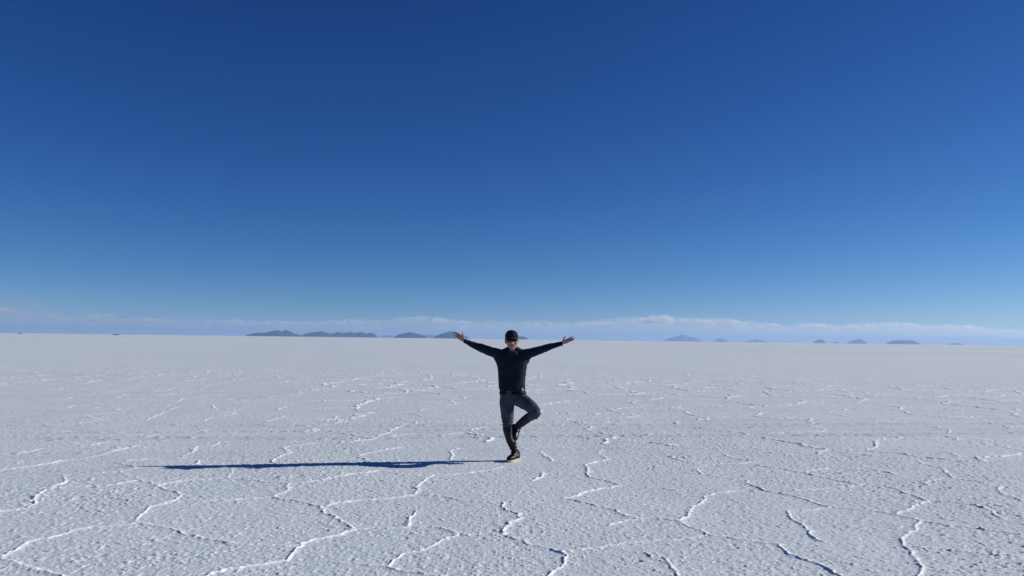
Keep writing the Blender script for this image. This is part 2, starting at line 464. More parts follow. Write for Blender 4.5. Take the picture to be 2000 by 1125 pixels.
hill([(820, 660), (832, 653.4), (842, 652.8), (852, 654), (866, 660)], HF * .9,
     "faint pale hill beside the pointed hill near the raised hand", hm_far, seed=7)
hill([(1292, 667), (1300, 662.8), (1312, 659.2), (1322, 656.4), (1329, 654.4), (1334, 653.6), (1340, 655), (1350, 658.4), (1356, 659.4), (1364, 661.6), (1374, 667.6)], HF,
     "pale blue pointed mountain under the puffy white cloud", hm_far, seed=8)
hill([(1390, 668), (1396, 664), (1403, 661.8), (1409, 660.8), (1416, 662.6), (1426, 668.4)], HF * 1.02,
     "small pale hill just right of the pointed pale mountain", hm_far, seed=9)
hill([(1450, 669), (1462, 664.4), (1477, 662.4), (1490, 664), (1506, 669.8)], HF * 1.12,
     "faintest wide pale hill midway along the right horizon", hm_far, seed=10)
hill([(1587, 671), (1592, 665.6), (1598, 663), (1602, 662.6), (1608, 664.4), (1616, 671)], HF * .8,
     "small dome shaped pale hill near a tiny bump", hm_far, seed=11)
hill([(1625, 671.5), (1629, 668), (1633, 667), (1639, 671.6)], HF * .8,
     "tiny pale bump between two pale hills on the right", hm_far, seed=12)
hill([(1652, 672), (1660, 666.4), (1670, 663.4), (1677, 661.8), (1683, 663.6), (1690, 666.8), (1698, 672.4)], HF * .84,
     "rounded pale blue hill right of the tiny bump", hm_far, seed=13)
hill([(1728, 673), (1734, 668.4), (1744, 665.2), (1752, 664.6), (1762, 664.2), (1770, 664.8), (1777, 663.6), (1784, 665), (1794, 669), (1803, 673.6)], HF * .74,
     "wide flat topped pale blue hill, last clear one on the right", hm_far, seed=14)
hill([(1850, 674.6), (1856, 671), (1866, 669.4), (1874, 670), (1886, 675)], HF * 1.05,
     "faint low rise near the far right horizon", hm_far, seed=15)

# ------------------------------------------------------------------ haze
HB = 63500.0
haze_bm = bmesh.new()
bmesh.ops.create_cube(haze_bm, size=1.0, matrix=Matrix.Translation((0, 0, 249.0)) @ Matrix.Diagonal((2 * HB, 2 * HB, 506.0, 1)))
me = bpy.data.meshes.new("haze"); haze_bm.to_mesh(me); haze_bm.free()


def volume_mat(name, color, density, aniso):
    m = bpy.data.materials.new(name); m.use_nodes = True
    t = m.node_tree; t.nodes.clear()
    out = t.nodes.new("ShaderNodeOutputMaterial")
    v = t.nodes.new("ShaderNodeVolumePrincipled")
    v.inputs["Color"].default_value = (*color, 1)
    v.inputs["Density"].default_value = density
    v.inputs["Anisotropy"].default_value = aniso
    t.links.new(v.outputs[0], out.inputs["Volume"])
    return m


haze = tag(link("haze", me, volume_mat("blue_air", (.39, .59, .90), 2.4e-5, .2)), "pale blue haze lying over the far flat", "haze", kind="stuff")

# ------------------------------------------------------------------ clouds beyond the haze
def cloud_ribbon(name, top, bottom, dist, depth, density, seed, lump, label, kind, aniso=.35, color=(1, 1, 1), nu=520, nv=40):
    xs = [p[0] for p in top]; ys = [p[1] for p in top]
    bx = [p[0] for p in bottom]; by_ = [p[1] for p in bottom]
    co = []
    for k in range(nu + 1):
        u = k / nu
        x = xs[0] + (xs[-1] - xs[0]) * u
        dt_ = ray(x, float(np.interp(x, xs, ys))); db = ray(x, float(np.interp(x, bx, by_)))
        h = math.hypot(dt_.x, dt_.y); c = (dt_.x / h, dt_.y / h)
        zt = CAMH + dist * dt_.z / h; zb = CAMH + dist * db.z / math.hypot(db.x, db.y)
        if zt < zb: zt = zb + 1
        e = min(1, min(u, 1 - u) * 14) ** .5
        zc = zb + (zt - zb) * .35; ht = (zt - zc); hb = zc - zb
        az = math.atan2(c[0], c[1]) * dist
        for j in range(nv):
            a = 2 * math.pi * j / nv
            ca, sa = math.cos(a), math.sin(a)
            p = Vector((az / lump, sa * ht / lump * 1.2 + seed, ca * 1.2))
            nz = 0; am = 1; f = 1
            for o_ in range(5):
                nz += am * (1 - 2 * abs(mnoise.noise(p * f + Vector((seed * 3.1, 0, o_ * 7.7))))); am *= .55; f *= 2.1
            k_ = max(.05, 1 + (.26 * (nz - .9)) * (1 if sa > -.2 else .4))
            r_ = dist + ca * depth * .5 * e * k_
            z = zc + (ht if sa > 0 else hb) * sa * e * k_
            co.append((c[0] * r_, c[1] * r_, z))
    q = []
    for k in range(nu):
        for j in range(nv):
            a = k * nv + j; b = k * nv + (j + 1) % nv
            q.append((a, b, b + nv, a + nv))
    me = mesh_np(name, co, q)
    o = link(name, me, volume_mat(name + "_vapour", color, density, aniso))
    return tag(o, label, "clouds" if kind else "cloud", kind=kind)


CD = 98000.0


def voxel_union(name, pieces, voxel, smooth=2, factor=.5):
    """join closed (verts, faces) pieces into one skin"""
    me = bpy.data.meshes.new(name); V = []; F = []
    for v, f in pieces:
        o_ = len(V); V += [tuple(p) for p in v]; F += [tuple(i + o_ for i in q) for q in f]
    me.from_pydata(V, [], F); me.update()
    ob = bpy.data.objects.new("tmp", me); COL.objects.link(ob)
    md = ob.modifiers.new("r", 'REMESH'); md.mode = 'VOXEL'; md.voxel_size = voxel; md.adaptivity = 0
    if smooth:
        sm = ob.modifiers.new("s", 'SMOOTH'); sm.iterations = smooth; sm.factor = factor
    dg = bpy.context.evaluated_depsgraph_get(); dg.update()
    out = bpy.data.meshes.new_from_object(ob.evaluated_get(dg))
    out.name = name
    bpy.data.objects.remove(ob); bpy.data.meshes.remove(me)
    smooth_all(out)
    return out


def ball(c, r, n=12, sq=(1, 1, 1)):
    v = []; f = []
    for i in range(n + 1):
        th = math.pi * i / n
        for j in range(2 * n):
            ph = math.pi * j / n
            v.append((c[0] + sq[0] * r * math.sin(th) * math.cos(ph), c[1] + sq[1] * r * math.sin(th) * math.sin(ph), c[2] + sq[2] * r * math.cos(th)))
    m = 2 * n
    for i in range(n):
        for j in range(m):
            f.append((i * m + j, i * m + (j + 1) % m, (i + 1) * m + (j + 1) % m, (i + 1) * m + j))
    return v, f


def cloud_surface(thin):
    """sunlit cloud skin: part scattering back, part glowing through, part see-through where the vapour is thin"""
    m = bpy.data.materials.new("cloud_skin"); m.use_nodes = True
    t = m.node_tree; t.nodes.clear(); N = t.nodes; L = t.links
    out = N.new("ShaderNodeOutputMaterial")
    d = N.new("ShaderNodeBsdfDiffuse"); d.inputs[0].default_value = (.86, .86, .86, 1)
    g = N.new("ShaderNodeBsdfTranslucent"); g.inputs[0].default_value = (.86, .86, .86, 1)
    tr = N.new("ShaderNodeBsdfTransparent")
    a = N.new("ShaderNodeMixShader"); a.inputs[0].default_value = .42
    b_ = N.new("ShaderNodeMixShader"); b_.inputs[0].default_value = thin
    L.new(d.outputs[0], a.inputs[1]); L.new(g.outputs[0], a.inputs[2])
    L.new(a.outputs[0], b_.inputs[1]); L.new(tr.outputs[0], b_.inputs[2]); L.new(b_.outputs[0], out.inputs[0])
    return m


def puff_cloud(name, outline, base_y, dist, density, label, seed, nb=60, rmin=.12, rmax=.5, depth=1.0, kind=None, band=False, solid=None):
    """heaped cloud: many rounded heads under a measured skyline, at its own distance"""
    rd = random.Random(seed)
    xs = [p[0] for p in outline]; ys = [p[1] for p in outline]
    pieces = []; sc = dist / FPX
    for k in range(900 if band else 0):
        x = rd.uniform(xs[0], xs[-1]); yt = float(np.interp(x, xs, ys)) + 2.5 * mnoise.noise(Vector((x / 60.0, seed, 0)))
        if mnoise.noise(Vector((x / 110.0, 3.3, seed))) < -.25: continue
        r = rd.uniform(1.2, 4.2); y = yt + r + rd.random() ** 2 * 12
        d = ray(x, y); h = math.hypot(d.x, d.y); dd = dist + rd.uniform(-1, 1) * sc * 22
        pieces.append(ball((d.x / h * dd, d.y / h * dd, CAMH + dd * d.z / h), r * sc, 6, (1.7, 1.7, .85)))
    for k in range(0 if band else nb):
        x = rd.uniform(xs[0], xs[-1]); yt = float(np.interp(x, xs, ys))
        by = base_y + (x - xs[0]) * .0125
        hpx = max(by - yt, 1.2)
        r = min(hpx * .5, rd.uniform(rmin, rmax) * hpx + .5)
        y = yt + r + (hpx - 2 * r) * rd.random() ** 1.7
        d = ray(x, y); h = math.hypot(d.x, d.y)
        dd = dist + rd.uniform(-1, 1) * (xs[-1] - xs[0]) * sc * .22 * depth
        pieces.append(ball((d.x / h * dd, d.y / h * dd, CAMH + dd * d.z / h), r * sc, 8, (1.15, 1.15, .95)))
    me = voxel_union(name, pieces, sc * .55, 1)
    n = len(me.vertices); co = np.empty(n * 3); me.vertices.foreach_get("co", co)
    no = np.empty(n * 3); me.vertices.foreach_get("normal", no)
    co = co.reshape(-1, 3); no = no.reshape(-1, 3)
    for i in range(n):
        p = Vector(co[i] / (sc * 4.0))
        co[i] += no[i] * sc * (.9 * mnoise.noise(p) + .5 * mnoise.noise(p * 2.3))
    me.vertices.foreach_set("co", co.ravel()); me.update()
    o = link(name, me, volume_mat(name + "_vapour", (1, 1, 1), density, .3) if solid is None else cloud_surface(solid))
    return tag(o, label, "cloud", kind=kind)


TOP = [(-700, 580), (-300, 590), (0, 600), (60, 610), (110, 617), (150, 620), (200, 619), (240, 623), (300, 624), (340, 626), (460, 624), (500, 626), (620, 629), (690, 623), (750, 625), (800, 620), (850, 619), (900, 627), (1000, 629), (1060, 628),
       (1120, 631), (1150, 627), (1200, 623), (1240, 620), (1312, 621), (1370, 623), (1420, 624), (1480, 631), (1540, 635), (1600, 633), (1640, 637), (1700, 631), (1760, 630), (1800, 635), (1900, 636), (1950, 643), (2000, 645), (2300, 640), (2700, 630)]
BOT = [(-700, 636), (0, 642), (1000, 655), (2000, 668), (2700, 676)]
cloud_ribbon("cloud_bank", TOP, BOT, CD, 7000, 1 / 8000, 3.0, 2000, "long pale cloud bank lying low along the whole horizon", "stuff")
cloud_ribbon("cloud_veil", [(-700, 560), (-200, 568), (0, 575), (40, 579), (80, 592), (110, 603), (135, 622)], [(-700, 600), (0, 622), (135, 624)], CD * 1.06, 7000, 1 / 26000, 8.0, 4200,
             "thin grey cloud veil fading in at the left edge", None, nu=160)
puff_cloud("cloud_heaps", [(x_, y_ - 1.5) for x_, y_ in TOP], TOP[0][1] + 20, CD * .96, 1 / 1000, "row of small soft cloud heads along the top of the low cloud bank", 77, kind="stuff", band=True)
puff_cloud("cumulus_cloud", [(1258, 629), (1262, 624), (1265, 618), (1270, 615.6), (1276, 615.2), (1281, 617.8), (1285, 616.4), (1291, 613.6), (1299, 613.4), (1306, 616), (1311, 620), (1316, 626), (1320, 630)], 634, CD * .95, 1 / 1250,
           "puffy white cumulus cloud, brightest and highest of all", 5, nb=150, rmin=.1, rmax=.27, depth=.6)
puff_cloud("cloud", [(156, 619), (163, 615.5), (175, 612.5), (195, 611.6), (212, 612.2), (224, 614.6), (232, 619)], 619.5, CD * .95, 1 / 1900,
           "flat small bright cloud over the left cloud bank", 12, nb=90)
for pts, by_, lab, sd, ds in (([(268, 625), (280, 620.5), (290, 619.4), (300, 622.6), (312, 622), (324, 626)], 627, "little white puff right of the flat bright cloud on the left", 31, 3000),
                 ([(446, 629), (455, 625), (470, 625.4), (484, 629)], 630, "faint white puff low over the left end of the long hills", 32, 5000),
                 ([(680, 630), (690, 624.6), (704, 626.4), (718, 630)], 631, "faint white puff over the gap between the blue hills", 34, 4600),
                 ([(838, 628), (846, 622.6), (862, 621.4), (878, 625), (884, 628)], 630, "soft white puff right above the pointed blue hill", 36, 4600),
                 ([(1118, 635), (1126, 630.5), (1140, 629), (1160, 629.6), (1180, 627.6), (1200, 630)], 634, "long soft puff just above the open hand on the right", 38, 4200),
                 ([(1328, 629), (1338, 625.6), (1348, 627)], 630.5, "tiny puff touching the right flank of the big cumulus cloud", 40, 3200),
                 ([(1358, 628), (1366, 624.4), (1378, 622.8), (1388, 625), (1396, 629)], 629.5, "second white puff right of the big cumulus cloud", 33, 2600),
                 ([(1418, 631), (1428, 626), (1438, 626), (1448, 631)], 631.5, "third white puff in the row right of the big cumulus cloud", 35, 2600),
                 ([(1498, 635), (1508, 630.2), (1516, 631.8), (1528, 635.6)], 636, "low white puff standing alone above the faintest wide hill", 37, 2800),
                 ([(1562, 636), (1580, 633), (1596, 632.8), (1602, 636), (1622, 639)], 637, "torn white wisp above the dome shaped pale hill", 39, 2800)):
    puff_cloud("cloud_puff", pts, by_ + 2, CD * .975, 2.6 / ds, lab, sd, nb=int(150 * max(1.0, (pts[-1][0] - pts[0][0]) / 32.0)), rmin=.1, rmax=.3)
# ------------------------------------------------------------------ far vehicles
def far_vehicle(x, y, dist, rot, label, w=1.9, h=2.0, l=4.6):
    d = ray(x, y); hh = math.hypot(d.x, d.y)
    bm = bmesh.new()
    def box(cx, cy, cz, sx, sy, sz, top=1.0):
        r_ = bmesh.ops.create_cube(bm, size=1)
        for v in r_["verts"]:
            k = top if v.co.z > 0 else 1
            v.co = Vector((cx + v.co.x * sx * k, cy + v.co.y * sy * k, cz + v.co.z * sz))
    box(0, 0, .75, w, l, .75, .97); box(0, .35, 1.45, w * .94, l * .62, .72, .84); box(0, .3, 1.9, w * .6, l * .4, .16)
    for sx in (-1, 1):
        for sy in (-1, 1):
            bmesh.ops.create_cone(bm, cap_ends=True, segments=16, radius1=.38, radius2=.38, depth=.25,
                                  matrix=Matrix.Translation((sx * w * .45, sy * l * .31, .38)) @ Matrix.Rotation(math.pi / 2, 4, 'Y'))
    me = bpy.data.meshes.new("off_road_vehicle"); bm.to_mesh(me); bm.free()
    o = link("off_road_vehicle", me, veh_mat)
    o.location = (d.x / hh * dist, d.y / hh * dist, 0); o.rotation_euler = (0, 0, rot)
    return tag(o, label, "vehicle")


veh_mat = noise_mat("haze_blued_car", (.15, .19, .25), (.18, .22, .28), 3, .5, .4)  # body colour paled and blued to stand in for distant air
GV = "far vehicles parked in a row"
for x, rot, lab in ((223.4, .1, "left one of three tiny dark vehicles far out on the salt"), (227.6, -.05, "middle one of three tiny dark vehicles far out on the salt"), (231.6, .05, "right one of three tiny dark vehicles far out on the salt")):
    far_vehicle(x, 651, 1480, rot, lab, h=2.2)["group"] = GV
far_vehicle(39.5, 649, 1500, 1.45, "single tiny dark vehicle at the far left edge of the salt")

# ------------------------------------------------------------------ the person
Y0 = FOOT.y
root = bpy.data.objects.new("person", None); COL.objects.link(root)
root.location = (FOOT.x, FOOT.y, 0); root.empty_display_size = .3
tag(root, "person balancing on one leg with arms spread wide, dark sweater, cap and sunglasses", "person")
bpy.context.view_layer.update()
OFF = Vector((FOOT.x, FOOT.y, 0))
MPX = Y0 / FPX                                    # metres per measured pixel at the person


def P(px, py, dy=0.0):
    return at_y(px, py, Y0 + dy) - OFF


def tube(pts, radii, n=18, ref=Vector((0, 1, 0)), cap=True, power=2.0):
    """closed loft through pts; radii = (r across, r along ref) per point; rounded ends"""
    pts = [Vector(p) for p in pts]
    radii = [(r, r) if not isinstance(r, tuple) else r for r in radii]
    T = []
    for i in range(len(pts)):
        a = pts[max(i - 1, 0)]; b = pts[min(i + 1, len(pts) - 1)]
        T.append((b - a).normalized())
    V = []; F = []; rings = []
    def ring(c, t, ra, rb):
        w = (ref - t * ref.dot(t)).normalized(); u = t.cross(w).normalized()
        s0 = len(V)
        for j in range(n):
            a = 2 * math.pi * j / n
            ca, sa = math.cos(a), math.sin(a)
            e = 2.0 / power
            V.append(c + u * ra * math.copysign(abs(ca) ** e, ca) + w * rb * math.copysign(abs(sa) ** e, sa))
        rings.append(s0)
    r0 = radii[0]; m0 = min(r0)
    if cap:
        for k in (.05, .5, .85):
            ring(pts[0] - T[0] * m0 * math.sqrt(1 - k * k) * .8, T[0], r0[0] * k, r0[1] * k)
    for p, t, r in zip(pts, T, radii): ring(p, t, *r)
    r1 = radii[-1]; m1 = min(r1)
    if cap:
        for k in (.85, .5, .05):
            ring(pts[-1] + T[-1] * m1 * math.sqrt(1 - k * k) * .8, T[-1], r1[0] * k, r1[1] * k)
    for a, b in zip(rings[:-1], rings[1:]):
        for j in range(n):
            F.append((a + j, a + (j + 1) % n, b + (j + 1) % n, b + j))
    F.append(tuple(range(rings[0], rings[0] + n))[::-1]); F.append(tuple(range(rings[-1], rings[-1] + n)))
    return V, F


def stack(rows, n=28, power=2.2, cap=True):
    """loft of level rings: rows = (px, py, half width px, half depth m, dy)"""
    pts = [P(r[0], r[1], r[4] if len(r) > 4 else 0) for r in rows]
    rad = [(r[2] * MPX, r[3]) for r in rows]
    V = []; F = []; S0 = []
    for p, (a, b) in zip(pts, rad):
        S0.append(len(V))
        for j in range(n):
            t = 2 * math.pi * j / n; ca, sa = math.cos(t), math.sin(t); e = 2 / power
            V.append(p + Vector((a * math.copysign(abs(ca) ** e, ca), b * math.copysign(abs(sa) ** e, sa), 0)))
    for a, b in zip(S0[:-1], S0[1:]):
        for j in range(n):
            F.append((a + j, b + j, b + (j + 1) % n, a + (j + 1) % n))
    F.append(tuple(range(S0[0], S0[0] + n))); F.append(tuple(range(S0[-1], S0[-1] + n))[::-1])
    return V, F


def displace(me, fn):
    n = len(me.vertices); co = np.empty(n * 3); no = np.empty(n * 3)
    me.vertices.foreach_get("co", co); me.vertices.foreach_get("normal", no)
    co = co.reshape(-1, 3); no = no.reshape(-1, 3)
    for i in range(n): co[i] += no[i] * fn(Vector(co[i]))
    me.vertices.foreach_set("co", co.ravel()); me.update()


skin = noise_mat("skin", (.31, .165, .125), (.37, .205, .155), 30, .5, .4, bump=.15, bscale=180, bdist=.002)
knit = noise_mat("dark_knit", (.0058, .0115, .0200), (.0095, .0175, .0265), 60, .95, .12, bump=.5, bscale=420, bdist=.002, **{"Sheen Weight": .16, "Sheen Tint": (.35, .75, .85, 1), "Sheen Roughness": .5})
denim = noise_mat("dark_denim", (.031, .043, .053), (.056, .073, .085), 9, .9, .15, bump=.4, bscale=500, bdist=.0015)
rubber = noise_mat("black_rubber", (.006, .006, .008), (.010, .010, .012), 12, .36, .22, bump=.12, bscale=40, bdist=.004)
sole_m = noise_mat("cream_sole", (.55, .49, .30), (.45, .40, .26), 25, .7, .3)
capm = noise_mat("cap_cloth", (.008, .009, .016), (.012, .013, .022), 60, .85, .15, bump=.3, bscale=400, bdist=.001)
visor_m = mat("visor_cloth", (.012, .011, .016), .7, .2)
lens_m = mat("dark_lens", (.004, .0035, .005), .25, .15)
leather = mat("black_leather", (.006, .006, .008), .6, .12)
metal = mat("buckle_steel", (.20, .20, .21), .4, .5, Metallic=1.0)
hairm = noise_mat("black_hair", (.008, .007, .007), (.016, .013, .012), 90, .55, .4)
lipm = mat("lips", (.16, .06, .05), .5, .3)
cotton = mat("white_cotton", (.75, .76, .78), .9, .2)

# --- body: head, neck, torso and hands in one skin
b = []
head = [(999.2, 647.4, 3, .028, .002), (999.2, 649.2, 7.4, .062, .002), (999.3, 652, 10.2, .085, .0), (999.4, 657, 11.9, .098, .0), (999.6, 662, 12.1, .099, -.002), (999.8, 667, 11.7, .095, -.006),
        (1000.0, 671, 11.1, .09, -.012), (1000.2, 675, 9.9, .078, -.022), (1000.4, 678.5, 7.8, .062, -.035), (1000.6, 681, 5.2, .042, -.05), (1000.6, 682.6, 2.4, .018, -.058)]
b.append(stack(head, power=2.15))
b.append(tube([P(1001, 695, .02), P(1000.8, 687, .015), P(1000.2, 676, .01), P(999.8, 668, .01)], [.068, .056, .053, .05]))
b.append(tube([P(999.8, 664.5, -.094), P(999.9, 667.5, -.106), P(1000, 670, -.116), P(1000.1, 671.5, -.104)], [.009, .011, .016, .012], n=12))   # nose
b.append(tube([P(997.6, 670.8, -.098), P(1002.5, 670.8, -.098)], [.010, .010], n=10))
b.append(tube([P(996, 676.2, -.088), P(1000.2, 676.8, -.097), P(1004.6, 676.2, -.088)], [.009, .011, .009], n=10))                            # lower lip swell
b.append(tube([P(1000.5, 680.4, -.085), P(1000.6, 681, -.08)], [.02, .018], n=12))                                                       # chin
for sx, cx in ((-1, 993), (1, 1006.6)):
    b.append(tube([P(cx, 671, -.07), P(cx + sx * 1.2, 668.5, -.066)], [.022, .022], n=12))                                             # cheeks
for sx, ex, ey in ((-1, 986.9, 666.6), (1, 1012.4, 665.4)):
    b.append(tube([P(ex - sx * .6, ey + 3.8, .0), P(ex - sx * .1, ey, .01), P(ex + sx * .2, ey - 3.2, .012)], [(.008, .014), (.009, .021), (.008, .018)], n=12))   # ears
tors = [(1000.8, 687, 10, .06, .015), (1000, 691, 24, .075, .01), (999.5, 698, 26, .09, 0), (999.5, 710, 25, .1, 0), (1000, 730, 23, .095, 0), (1000.5, 750, 22, .095, 0), (1001, 765, 23, .1, 0), (1003, 776, 24, .1, 0)]
b.append(stack(tors))
ARM_L = [(984, 691.5, 0, 8), (972, 690.3, 0, 9.8), (960, 687.2, 0, 9.6), (948, 682.8, .0, 8.9), (938, 678.8, .005, 8.3), (928, 675.2, .0, 7.1), (918, 670.8, -.005, 5.4), (911.5, 667.6, -.01, 4.5), (908.2, 666.2, -.012, 4.1)]
ARM_R = [(1016, 692, 0, 8), (1028, 690.8, 0, 9.6), (1040, 688.4, 0, 9.2), (1053, 684.2, .0, 8.3), (1065, 680.2, .01, 7.5), (1076, 676.6, .01, 6.1), (1086, 673.6, .01, 4.9), (1093, 672.0, .01, 4.3), (1096.8, 671.2, .01, 4.0)]
for arm in (ARM_L, ARM_R):
    b.append(tube([P(a[0], a[1], a[2]) for a in arm], [a[3] * MPX * .72 for a in arm], n=16))
    
# hands
def hand(wr, kn, pw, pt, fingers, thumb):
    b.append(tube([P(*wr), (P(*wr) * .45 + P(*kn) * .55), P(*kn)], [(pw * .62, pt), (pw, pt), (pw * .98, pt * .85)], n=16, power=2.6))
    for f in fingers:
        b.append(tube([P(*q) for q in f], [.0088, .0082, .0076, .0066][:len(f)], n=10))
    b.append(tube([P(*q) for q in thumb], [.0155, .0105, .0078], n=10))


hand((908.5, 665.8, -.012), (896.6, 657.0, -.03), .036, .015,
     [[(898.8, 653.8, -.03), (894.6, 651.2, -.036), (891, 649.2, -.045), (888.0, 647.7, -.055)],
      [(897.2, 655.4, -.031), (892.2, 652.6, -.038), (888, 650.6, -.048), (884.5, 649.4, -.06)],
      [(896.2, 657.6, -.031), (891.2, 655.8, -.04), (887.4, 654.6, -.05), (884.4, 653.9, -.062)],
      [(896.4, 660.2, -.03), (892.8, 659.4, -.038), (890.2, 659.0, -.045), (887.9, 658.8, -.052)]],
     [(904.6, 659.0, -.03), (904.6, 654.0, -.042), (902.7, 648.2, -.05)])
hand((1097.0, 670.6, .01), (1109.8, 664.9, -.01), .029, .016,
     [[(1108.8, 662.4, -.012), (1112.4, 660.2, -.02), (1115.5, 658.6, -.028), (1118.3, 657.1, -.036)],
      [(1110.4, 663.6, -.012), (1114.8, 662.0, -.022), (1118.6, 660.8, -.032), (1122.3, 659.5, -.044)],
      [(1110.8, 665.2, -.012), (1115, 664.2, -.022), (1118.4, 663.6, -.03), (1121.5, 663.0, -.04)],
      [(1109.6, 667.0, -.01), (1112.6, 666.4, -.018), (1115.2, 666.0, -.024), (1117.8, 665.6, -.03)]],
     [(1099.4, 667.0, -.004), (1101.2, 661.6, -.02), (1104.4, 656.3, -.03)])
body = link("body", voxel_union("body", b, .0042, 2), skin, root)

# lips and hair
V, F = tube([P(995.4, 673.6, -.087), P(997.6, 674.4, -.096), P(1000.2, 674.8, -.1), P(1002.8, 674.4, -.097), P(1005.4, 673.2, -.086)], [.003, .0045, .005, .0045, .003], n=10)
link("mouth", voxel_union("mouth", [(V, F)], .0012, 1), lipm, root)
hr = [(999.3, 652, 9.6, .085, .006), (999.3, 656, 12.3, .101, .010), (999.5, 661, 13.0, .09, .03), (999.7, 666, 12.3, .07, .045), (1000, 672, 10.2, .055, .048), (1000, 676, 8, .045, .04)]
hm = voxel_union("hair", [stack(hr)], .005, 2)
displace(hm, lambda p: .003 * mnoise.noise(p * 70))
link("hair", hm, hairm, root)

# --- cap
cp = [(999.2, 644.8, 2.8, .024, .004), (999.2, 645.4, 5.6, .049, .004), (999.2, 646.8, 8.2, .072, .003), (999.2, 649.0, 10.4, .091, .002), (999.2, 652, 12.0, .104, .0), (999.3, 655.5, 13.0, .111, .0), (999.4, 659.8, 13.4, .114, .002)]
cap = link("cap", voxel_union("cap", [stack(cp, power=2.0)], .0045, 2), capm, root)
V = []; F = []; nv_ = 22; nr_ = 7
for lay in (0, 1):
    for i in range(nr_ + 1):
        rr_ = i / nr_
        for j in range(nv_ + 1):
            a = math.pi * (1.06 + .88 * j / nv_)
            ca, sa = math.cos(a), math.sin(a)
            base = P(999.4, 659.0, 0)
            x = ca * (.088 + .006 * rr_); y = sa * (.104 + .078 * rr_ * abs(sa) ** .6)
            z = -.020 * rr_ - .018 * (ca * ca) - (.0 if lay == 0 else .005) + .004
            V.append(base + Vector((x, y, z)))
st = (nr_ + 1) * (nv_ + 1)
for i in range(nr_):
    for j in range(nv_):
        a = i * (nv_ + 1) + j
        F.append((a, a + 1, a + nv_ + 2, a + nv_ + 1)); F.append((a + st, a + st + nv_ + 1, a + st + nv_ + 2, a + st + 1))
for j in range(nv_):
    for i, flip in ((0, 0), (nr_, 1)):
        a = i * (nv_ + 1) + j
        q = (a, a + st, a + st + 1, a + 1)
        F.append(q if not flip else q[::-1])
for i in range(nr_):
    for j, flip in ((0, 1), (nv_, 0)):
        a = i * (nv_ + 1) + j
        q = (a, a + st, a + st + nv_ + 1, a + nv_ + 1)
        F.append(q if not flip else q[::-1])
vm = bpy.data.meshes.new("visor"); vm.from_pydata(V, [], F); vm.update(); smooth_all(vm)
link("visor", vm, visor_m, cap)
bt = bmesh.new(); bmesh.ops.create_uvsphere(bt, u_segments=10, v_segments=6, radius=.006, matrix=Matrix.Translation(P(999.2, 644.4, 0)))
bmm = bpy.data.meshes.new("button"); bt.to_mesh(bmm); bt.free(); link("button", bmm, capm, cap)

# --- sunglasses: frame bar and temples, two lenses
fr = [tube([P(988.0, 662.6, -.02), P(988.8, 662.4, -.07), P(991.4, 662.0, -.098), P(995.5, 661.8, -.112), P(999.7, 662.2, -.118), P(1004, 661.6, -.112), P(1008.2, 661.6, -.098), P(1010.8, 661.8, -.07), P(1011.6, 662.2, -.02)], [.004] * 9, n=8)]
sg = link("sunglasses", voxel_union("sunglasses", fr, .0022, 0), lens_m, root)
for cx, dx in ((994.6, -1), (1005.0, 1)):
    V, F = tube([P(cx - 4.8, 664.2, -.094 - (.012 if dx > 0 else 0)), P(cx - 2.2, 664.2, -.106 - (.004 if dx > 0 else 0)), P(cx, 664.3, -.111), P(cx + 2.2, 664.1, -.106 - (.004 if dx < 0 else 0)), P(cx + 4.8, 664.0, -.094 - (.012 if dx < 0 else 0))],
                [(.013, .003), (.0215, .004), (.0235, .004), (.0215, .004), (.013, .003)], n=14)
    me = bpy.data.meshes.new("lens"); me.from_pydata(V, [], F); me.update(); smooth_all(me)
    link("lens", me, lens_m, sg)

# --- sweater
sw = [(1000.8, 685.2, 11.2, .074, .018), (1000.6, 687, 13.5, .082, .016), (1000, 689.5, 24, .09, .012), (999.6, 694, 29.5, .104, .006), (999.4, 701, 31.2, .118, 0), (999.8, 709, 30.2, .124, 0), (1000.2, 722, 28.2, .12, 0), (999.6, 737, 26.4, .115, 0),
      (999.6, 750, 26.0, .118, 0), (1000.4, 758, 25.7, .122, 0), (1000.8, 763.2, 24.9, .12, 0)]
pc = [stack(sw, power=2.35)]
for arm in (ARM_L, ARM_R):
    pc.append(tube([P(a[0], a[1], a[2]) for a in arm], [a[3] * MPX * (1.0 if i < len(arm) - 1 else 1.05) for i, a in enumerate(arm)], n=22, cap=True))
pc.append(tube([P(983, 688.8, .01), P(993, 684.6, .018), P(1000.8, 683.6, .02), P(1008.6, 684.4, .018), P(1018, 688.8, .01)], [.05, .052, .055, .052, .05], n=16))
# armpit webs
pc.append(tube([P(962, 692, 0), P(970, 697, 0), P(975, 706, 0)], [.03, .045, .05])); pc.append(tube([P(1038, 693, 0), P(1030.5, 697.5, 0), P(1026, 706, 0)], [.03, .045, .05]))
sm_ = voxel_union("sweater", pc, .0062, 5)


def folds(p):
    f = .0045 * mnoise.noise(Vector((p.x * 9, p.y * 9, p.z * 22))) + .003 * mnoise.noise(Vector((p.x * 22, p.y * 18, p.z * 30 + 3)))
    if abs(p.x) > .24: f += .0035 * mnoise.noise(Vector((p.x * 40, p.y * 14, p.z * 14)))
    zz = p.z - P(1000, 757).z
    if zz < .06: f += .006 * (mnoise.noise(Vector((p.x * 12, p.y * 12, p.z * 60))) + .3) * (1 - max(zz, 0) / .06)
    return f


displace(sm_, folds)
